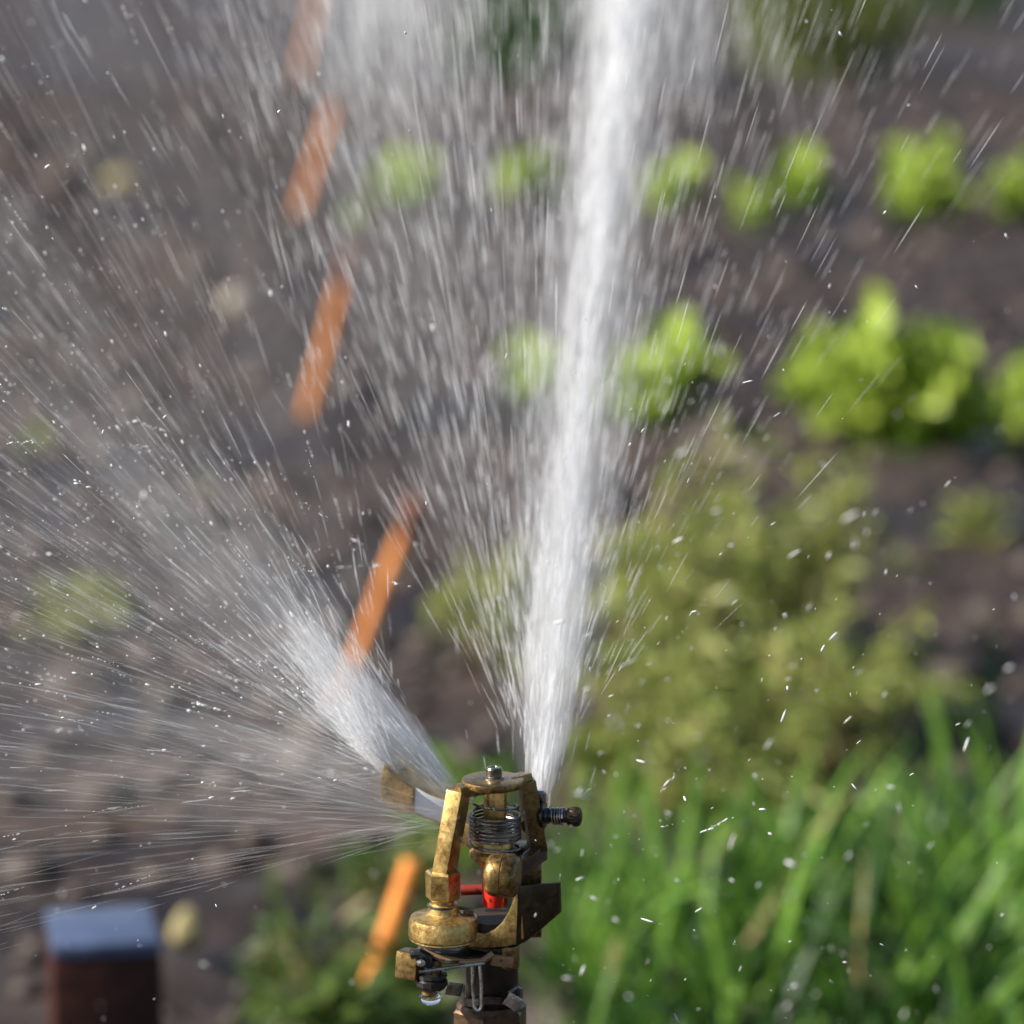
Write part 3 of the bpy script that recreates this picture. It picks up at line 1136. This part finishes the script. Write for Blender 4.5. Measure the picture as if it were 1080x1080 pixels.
bm = bmesh.new()
hp = [W(498, 1018, -60)]
hp += [W(498.5, 1040, -62), W(500, 1056, -62)]
for a in np.linspace(math.pi, 2 * math.pi, 9):
    hp.append(W(504 + 4 * math.cos(a), 1060 - 5.5 * math.sin(a), -62))
hp += [W(507.5, 1040, -61), W(506, 1018, -59)]
tube(bm, hp, 2.0 * u, 8)
part('hairpin_clip', bm, 'steel')
# neck, clamp band and riser pipe
bm = cyl(519, 990, 1062, 28, -2, None, 40)
part('neck_pipe', bm, 'neck')
bm = cyl(537, 996, 1020, 11, -20, None, 22)
part('lower_boss', bm, 'brass_old')
bm = bmesh.new()
c = W(519, 1048, -2)
pts = [c + Vector((33 * u * math.cos(a), 33 * u * math.sin(a), (3.5 * math.sin(3 * a)) * u)) for a in np.linspace(R(-200), R(20), 40)]
for p, q in zip(pts, pts[1:]):
    vs = [bm.verts.new(x) for x in (p - Z * 4 * u, q - Z * 4 * u, q + Z * 4 * u, p + Z * 4 * u)]
    bm.faces.new(vs)
bmesh.ops.remove_doubles(bm, verts=bm.verts, dist=1e-6)
r_ = bmesh.ops.solidify(bm, geom=bm.faces[:], thickness=2.0 * u)
part('clamp_band', bm, 'steel_dark')
bm = bmesh.new()
bar(bm, W(470, 1042, -30), W(487, 1044, -20), 14 * u, 2 * u, Z, 0.4 * u)
part('clamp_ear', bm, 'steel')
bm = bmesh.new()
bar(bm, W(534, 1052, -42), W(548, 1061, -44), 15 * u, 2.4 * u, Z, 0.5 * u)
part('clip_plate', bm, 'steel')
bm = bmesh.new()
tube(bm, [W(536, 1047, -38), W(546, 1041, -30), W(549, 1043, -26), W(549, 1056, -26)], 1.9 * u, 7)
part('clip_wire', bm, 'steel')
bm = bmesh.new()
tp = W(517, 1056, -2)
lathe(bm, (tp.x, tp.y, -0.05), Z, [(36 * u, 0), (36 * u, tp.z + 0.05 - 4 * u), (33 * u, tp.z + 0.05)], 40)
part('riser_pipe', bm, 'pipe')
bm = bmesh.new()
lathe(bm, W(517, 1090, -2), Z, [(38 * u, 0), (41 * u, 3 * u), (41 * u, 28 * u), (38 * u, 31 * u)], 6, R(20))
part('pipe_coupling', bm, 'pipe', None, True, 20)

# hanging drop of water under the stem tip
bm = bmesh.new()
c = W(454, 1051, -46)
lathe(bm, c, (0, 0, -1), [(0, -2 * u), (11.5 * u, -1.6 * u), (12 * u, 0), (11.2 * u, 3 * u), (9 * u, 6 * u), (5.5 * u, 8.2 * u), (0, 9.2 * u)], 24)
d = from_bm('hanging_water_drop', bm, M['water'])
tag(d, 'clear water drop hanging from the small brass tip under the sprinkler', 'water drop')


# beads of water clinging to the metal
bpy.context.view_layer.update()
dg = bpy.context.evaluated_depsgraph_get()
bc, brd = [], []
for i in range(420):
    px, py = random.uniform(418, 615), random.uniform(800, 1080)
    hit, loc, nor, _, ob, _ = scn.ray_cast(dg, CAM, ray(px, py).normalized())
    if hit and ob.parent is SPR and ob.name.split('.')[0] not in ('spoon', 'water_film') and len(bc) < 130:
        r_ = min(0.0011, random.lognormvariate(math.log(0.00032), 0.5))
        bc.append(loc + nor * r_ * 0.25)
        brd.append(r_)
tag(blobs('water_beads', [b[:] for b in bc], brd, M['water'], 2, 1.0, 0.02), 'tiny clear water beads clinging to the wet brass', 'water', kind='stuff')

# ------------------------------------------------------------------ water
NOZ = np.array(W(569, 842, 70))
SPOON = np.array(W(424, 812, 112))


def spindles(name, P, D, L, rad, mat, label, cat='water', ns=4):
    """tapered threads of water: tip, fat ring, thin ring, tail"""
    n = len(P)
    D = D / np.linalg.norm(D, axis=1, keepdims=True)
    h = np.where(np.abs(D[:, 2:3]) > 0.9, np.array([[0, 1.0, 0]]), np.array([[0, 0, 1.0]]))
    X = np.cross(h, D)
    X /= np.linalg.norm(X, axis=1, keepdims=True)
    Y = np.cross(D, X)
    L = L[:, None]
    r = rad[:, None] * 0.62
    an = np.arange(ns) * 2 * math.pi / ns
    vs = [P]
    for t, q in ((0.3, 0.8), (0.72, 1.0)):
        for a in an:
            vs.append(P + D * L * t + (X * math.cos(a) + Y * math.sin(a)) * r * q)
    vs.append(P + D * L)
    V = np.stack(vs, 1)
    m = 2 + 2 * ns
    f = []
    for i in range(ns):
        j = (i + 1) % ns
        f.append([0, 1 + j, 1 + i])
        f.append([1 + i, 1 + j, 1 + ns + j])
        f.append([1 + i, 1 + ns + j, 1 + ns + i])
        f.append([1 + ns + i, 1 + ns + j, 1 + 2 * ns])
    f = np.array(f)
    Fc = f[None] + (np.arange(n) * m)[:, None, None]
    o = mesh_np(name, V.reshape(-1, 3).tolist(), Fc.reshape(-1, 3).tolist(), mat)
    tag(o, label, cat, kind='stuff')
    return o


def beads(name, C, rad, mat, label, D=None, stretch=None, sub=1):
    v, f = ico(sub)
    n = len(C)
    V = v[None] * rad[:, None, None]
    if D is not None:
        D = D / np.linalg.norm(D, axis=1, keepdims=True)
        k = np.einsum('nvi,ni->nv', V, D)
        V = V + k[:, :, None] * D[:, None, :] * (stretch[:, None, None] - 1)
    V = V + C[:, None, :]
    Fc = f[None] + (np.arange(n) * len(v))[:, None, None]
    o = mesh_np(name, V.reshape(-1, 3).tolist(), Fc.reshape(-1, 3).tolist(), mat)
    tag(o, label, 'water', kind='stuff')
    return o


def pdir(phi, depth):
    """direction whose picture angle is phi (deg, 90 = up) with a share of depth (away from the viewer)"""
    phi = np.radians(phi)
    return np.stack([np.cos(phi), depth, np.sin(phi) + 0.19 * depth * 0], -1)


# --- main jet: straight away from the viewer and up, a little to the right
JET = np.array([0.078, 1.0, 0.445])
JET = JET / np.linalg.norm(JET)
JX, JY, _ = basis(JET)
JX, JY = np.array(JX), np.array(JY)


def jet_r(s):
    return np.interp(s, [0, 0.03, 0.10, 0.22, 0.40, 0.65, 1.0, 1.8], [0.005, 0.0105, 0.0168, 0.0192, 0.0190, 0.018, 0.028, 0.07])


def jet_points(n, smax, pw, spread=1.0):
    s = smax * rng.uniform(0, 1, n) ** pw
    q = np.abs(rng.normal(0, 0.55, n)) * spread
    a = rng.uniform(0, 2 * math.pi, n)
    r = jet_r(s) * q
    off = JX * (r * np.cos(a))[:, None] + JY * (r * np.sin(a))[:, None]
    P = NOZ + JET * s[:, None] + off
    P[:, 2] -= 0.03 * s * s
    D = JET + off / (s[:, None] + 0.12) * 0.8 + rng.normal(0, 0.006, (n, 3))
    return P, D, s


P, D, s = jet_points(4600, 1.7, 1.1)
n = len(P)
spindles('water_jet', P, D, rng.uniform(0.02, 0.10, n) * (0.35 + s), rng.uniform(0.0002, 0.0006, n) * (0.6 + 0.9 * s), M['streak_fine'],
         'dense white jet of water shooting up from the nozzle')
P, D, s = jet_points(2400, 1.7, 0.8, 2.6)
n = len(P)
spindles('jet_spray', P, D, rng.uniform(0.02, 0.09, n) * (0.35 + s), rng.uniform(0.0002, 0.0005, n) * (0.6 + 0.9 * s), M['streak_fine'],
         'loose threads of water peeling off around the main jet')
P, D, s = jet_points(700, 1.6, 0.9, 1.5)


def fan(n, src, phi, depth, rmin, rmax, rpow=1.0):
    D = pdir(phi, depth)
    D /= np.linalg.norm(D, axis=1, keepdims=True)
    s = rmin + (rmax - rmin) * rng.uniform(0, 1, n) ** rpow
    return src + D * s[:, None] + rng.normal(0, 0.003, (n, 3)), D, s


def dep(phi, spread=0.3):
    return np.interp(phi, [60, 95, 130, 165, 190], [1.1, 1.1, 0.55, 0.12, 0.0]) + rng.normal(0, spread, len(phi))


# --- fan thrown up and left by the spoon: bundles of threads, not an even comb
def clustered(n, lo, hi, peak, width, k=70, tight=1.1):
    c = np.where(rng.uniform(0, 1, k) < 0.55, rng.normal(peak, width, k), rng.uniform(lo, hi, k))
    wgt = rng.lognormal(0, 0.9, k)
    idx = rng.choice(k, n, p=wgt / wgt.sum())
    cd = rng.normal(0, 0.3, k)
    return c[idx] + rng.normal(0, tight, n) * rng.choice([1, 1, 4], n), cd[idx]


n = 4600
phi, cd = clustered(n, 98, 188, 142, 15)
P, D, s = fan(n, SPOON, phi, dep(phi, 0.12) + cd, 0.0, 0.58, 1.5)
spindles('spray_fan', P, D, rng.lognormal(math.log(0.021), 0.65, n) * (0.5 + 2 * s), np.clip(rng.lognormal(math.log(0.00013), 0.45, n), 0.00006, 0.0004) * (0.9 + 0.9 * s), M['streak_faint'],
         'wide fan of water threads flying left and up from the spoon')
n = 650
phi, cd = clustered(n, 100, 186, 145, 17)
P, D, s = fan(n, SPOON, phi, dep(phi, 0.3) + cd, 0.03, 0.7, 0.9)
spindles('spray_fan', P, D, rng.lognormal(math.log(0.014), 0.6, n) * (0.6 + 1.6 * s), rng.uniform(0.00008, 0.00024, n) * (0.9 + 0.5 * s), M['streak'],
         'brighter separate threads within the left fan of spray')
n = 560
phi, cd = clustered(n, 160, 192, 172, 7, 30)
P, D, s = fan(n, np.array(W(478, 866, 70)), phi, rng.normal(0.1, 0.2, n), 0.0, 0.36, 1.2)
spindles('spray_sheet', P, D, rng.uniform(0.015, 0.06, n), rng.uniform(0.00007, 0.0002, n), M['streak_faint'],
         'flat sheet of spray flying level to the left of the spoon')
# strings of beads along the same paths
C_, R_, D_ = [], [], []
for i in range(170):
    phi = np.array([rng.normal(145, 20)])
    P, D, s = fan(1, SPOON, phi, dep(phi, 0.4), 0.08, 0.6, 0.8)
    rr = rng.uniform(0.00012, 0.00032)
    for j in range(rng.integers(4, 13)):
        C_.append(P[0] + D[0] * 0.0021 * j * rng.uniform(0.8, 1.25))
        R_.append(rr * rng.uniform(0.5, 1.2))
        D_.append(D[0])
for i in range(34):
    if i < 26:
        c0 = np.array(at_dist(rng.uniform(10, 420), rng.uniform(430, 860), rng.normal(1.53, 0.10))[:])
        dd = np.array([-1.0, 0, rng.normal(0.25, 0.2)])
    else:
        c0 = np.array(at_dist(rng.uniform(600, 760), rng.uniform(640, 880), rng.normal(1.55, 0.08))[:])
        dd = np.array([0.7, 0, rng.normal(0.6, 0.3)])
    dd /= np.linalg.norm(dd)
    ext = rng.uniform(0.002, 0.009)
    for j in range(rng.integers(6, 22)):
        C_.append(c0 + dd * rng.normal(0, ext) + rng.normal(0, ext * 0.09, 3))
        R_.append(min(0.0006, rng.lognormal(math.log(0.00016), 0.6)))
        D_.append(dd + rng.normal(0, 0.15, 3))
beads('bead_strings', np.array(C_), np.array(R_), M['drop'], 'dotted strings of bright drops in the left fan', np.array(D_), rng.uniform(1.2, 4.5, len(C_)))
# --- plume close to the spoon
def plume(n, src, phi0, w0, scale):
    s = np.minimum(rng.exponential(scale, n), 0.3)
    phi = phi0 + rng.normal(0, w0, n) * (1 + 3 * s)
    D = pdir(phi, rng.normal(0.3, 0.2, n))
    D /= np.linalg.norm(D, axis=1, keepdims=True)
    return src + D * s[:, None] + rng.normal(0, 0.002, (n, 3)), D, s


n = 1500
P, D, s = plume(n, SPOON + np.array([-0.006, 0, 0]), 127, 9, 0.026)
spindles('spray_plume', P, D, rng.uniform(0.005, 0.022, n), rng.uniform(0.0001, 0.00036, n), M['streak_fine'],
         'bright white plume bursting off the tip of the spoon')
n = 900
P, D, s = plume(n, np.array(W(472, 830, 118)), 133, 5, 0.034)
spindles('spray_plume', P, D, rng.uniform(0.006, 0.026, n), rng.uniform(0.00012, 0.0004, n), M['streak_fine'],
         'second bright plume sliding along the top of the spoon')
# --- fine spray between the plumes and to the upper right
n = 4200
phi = np.minimum(rng.normal(101, 13, n), 126 - rng.exponential(4, n))
P, D, s = fan(n, NOZ, phi, np.maximum(rng.normal(1.3, 0.6, n), 0.45), 0.03, 1.1, 0.9)
spindles('fine_spray', P, D, rng.uniform(0.012, 0.06, n) * (0.5 + s), rng.uniform(0.0001, 0.0003, n) * (0.7 + s), M['streak_fine'],
         'fine upward spray between the white jet and the spoon plume')
n = 1300
phi = rng.normal(68, 11, n)
P, D, s = fan(n, NOZ, phi, np.maximum(rng.normal(0.9, 0.5, n), 0.2), 0.05, 0.9, 0.9)
spindles('fine_spray', P, D, rng.uniform(0.01, 0.05, n) * (0.5 + s), rng.uniform(0.0001, 0.0003, n) * (0.7 + s), M['streak_fine'],
         'sparse fine spray right of the main jet')
# --- far curtain of falling water at the top
n = 300
pxs = np.where(rng.uniform(0, 1, n) < 0.5, rng.normal(410, 40, n), rng.normal(710, 70, n))
pys = rng.normal(-60, 60, n)
ds = rng.uniform(2.6, 4.0, n)
P = np.array([at_dist(a, b_, c)[:] for a, b_, c in zip(pxs, pys, ds)])
D = np.stack([rng.normal(0.04, 0.05, n), rng.normal(0, 0.1, n), -np.ones(n)], -1)
spindles('falling_curtain', P, D, rng.uniform(0.03, 0.14, n), rng.uniform(0.0004, 0.0012, n), M['streak_fine'],
         'pale curtain of falling water at the top of the picture')

# --- loose drops
n = 2400
phi = rng.normal(146, 22, n)
P, D, s = fan(n, SPOON, phi, dep(phi, 0.35) * 0.6, 0.05, 0.6, 0.8)
beads('flying_drops', P, np.clip(rng.lognormal(math.log(0.00020), 0.5, n), 0.0001, 0.0009), M['drop'],
      'sparkling drops scattered through the left fan', D, rng.uniform(1.2, 4, n))
n = 760
pxs, pys = rng.uniform(560, 1080, n), rng.uniform(380, 1080, n)
keep = rng.uniform(0, 1, n) < np.clip(1.25 - np.hypot(pxs - 620, pys - 740) / 420, 0.14, 1)
pxs, pys = pxs[keep], pys[keep]
n = len(pxs)
P = np.array([at_dist(a, b_, c)[:] for a, b_, c in zip(pxs, pys, np.clip(rng.normal(1.55, 0.25, n), 0.8, 2.4))])
D = pdir(np.where(pys < 800, rng.normal(48, 22, n), rng.normal(-30, 45, n)), rng.normal(0, 0.4, n))
beads('flying_drops', P, np.clip(rng.lognormal(math.log(0.00020), 0.5, n), 0.0001, 0.0006), M['drop'],
      'loose drops flying over the green bed on the right', D, rng.uniform(1.2, 8, n))
n = 420
pxs, pys = rng.uniform(0, 1080, n), rng.uniform(0, 1080, n)
P = np.array([at_dist(a, b_, c)[:] for a, b_, c in zip(pxs, pys, rng.uniform(1.0, 2.6, n))])
D = np.stack([rng.normal(0, 0.5, n), rng.normal(0, 0.3, n), rng.normal(-0.6, 0.5, n)], -1)
beads('stray_drops', P, np.clip(rng.lognormal(math.log(0.00026), 0.5, n), 0.0001, 0.0010), M['drop'],
      'stray drops hanging in the air all over the picture', D, rng.uniform(1.0, 4, n))


# --- mist: soft bodies of airborne droplets
def mist_flame(name, src, D, L, rfun, density, label, aniso=0.15, taper=0.3):
    bm = bmesh.new()
    prof = []
    for t in np.linspace(0, 1, 22):
        r = rfun(t * L) * (1 if t < taper else max(0.0, 1 - (t - taper) / (1 - taper)) ** 1.15)
        prof.append((float(r), float(t * L)))
    prof[-1] = (0, L)
    lathe(bm, src, D, prof, 28)
    o = from_bm(name, bm, volume_mat(name, density, aniso))
    tag(o, label, 'mist', kind='stuff')
    return o


J = Vector(JET)
mist_flame('jet_mist', Vector(NOZ), J, 0.42, lambda s: 0.85 * jet_r(s), 22.0, 'white misty core low in the main jet')
mist_flame('jet_mist', Vector(NOZ), J, 0.80, lambda s: 0.85 * jet_r(s), 7.5, 'white misty core of the main jet')
mist_flame('jet_mist', Vector(NOZ), J, 1.6, lambda s: 1.5 * jet_r(s), 2.6, 'soft veil of mist around the main jet')


def ray_mist(src, phi, depth, L, r1, density, label):
    D = Vector(pdir(np.array([float(phi)]), np.array([float(depth)]))[0])
    return mist_flame('spray_mist', Vector(src), D, L, lambda s: 0.006 + r1 * s / (0.5 * L), density, label)


for phi, depth, L, r1, dens, where in (
        (128, 0.3, 0.10, 0.014, 14.0, 'bright puff of mist right at the spoon tip'),
        (124, 0.3, 0.19, 0.018, 3.5, 'short soft plume of mist above the spoon'),
        (136, 0.3, 0.26, 0.022, 2.8, 'second short soft plume of mist above the spoon'),
        (132, 0.5, 0.60, 0.036, 1.0, 'long soft ray of mist towards the upper left'),
        (142, 0.4, 0.52, 0.034, 1.1, 'soft ray of mist in the middle of the left fan'),
        (152, 0.3, 0.46, 0.030, 1.1, 'soft ray of mist low in the left fan'),
        (161, 0.2, 0.44, 0.026, 1.0, 'nearly level ray of mist left of the spoon'),
        (169, 0.1, 0.36, 0.020, 1.8, 'level ray of mist left of the spoon'),
        (175, 0.05, 0.28, 0.014, 2.2, 'lowest level ray of mist left of the spoon'),
        (118, 0.8, 0.75, 0.050, 0.4, 'steep faint ray of mist above the spoon'),
        (106, 1.0, 0.85, 0.055, 0.35, 'steepest faint ray of mist, beside the orange stakes')):
    ray_mist(SPOON, phi, depth, L, r1, dens, where)
ray_mist(W(474, 832, 116), 134, 0.2, 0.10, 0.009, 18.0, 'bright mist sliding along the spoon')
ray_mist(W(480, 858, 84), 162, 0.05, 0.16, 0.014, 5.0, 'thin mist in front of the spoon')
ray_mist(W(480, 868, 74), 174, 0.05, 0.30, 0.016, 2.6, 'low level tongue of mist under the spoon')
ray_mist(NOZ, 104, 1.4, 1.1, 0.075, 0.7, 'faint mist just left of the main jet')
ray_mist(NOZ, 82, 1.6, 1.1, 0.06, 0.7, 'faint mist just right of the main jet')
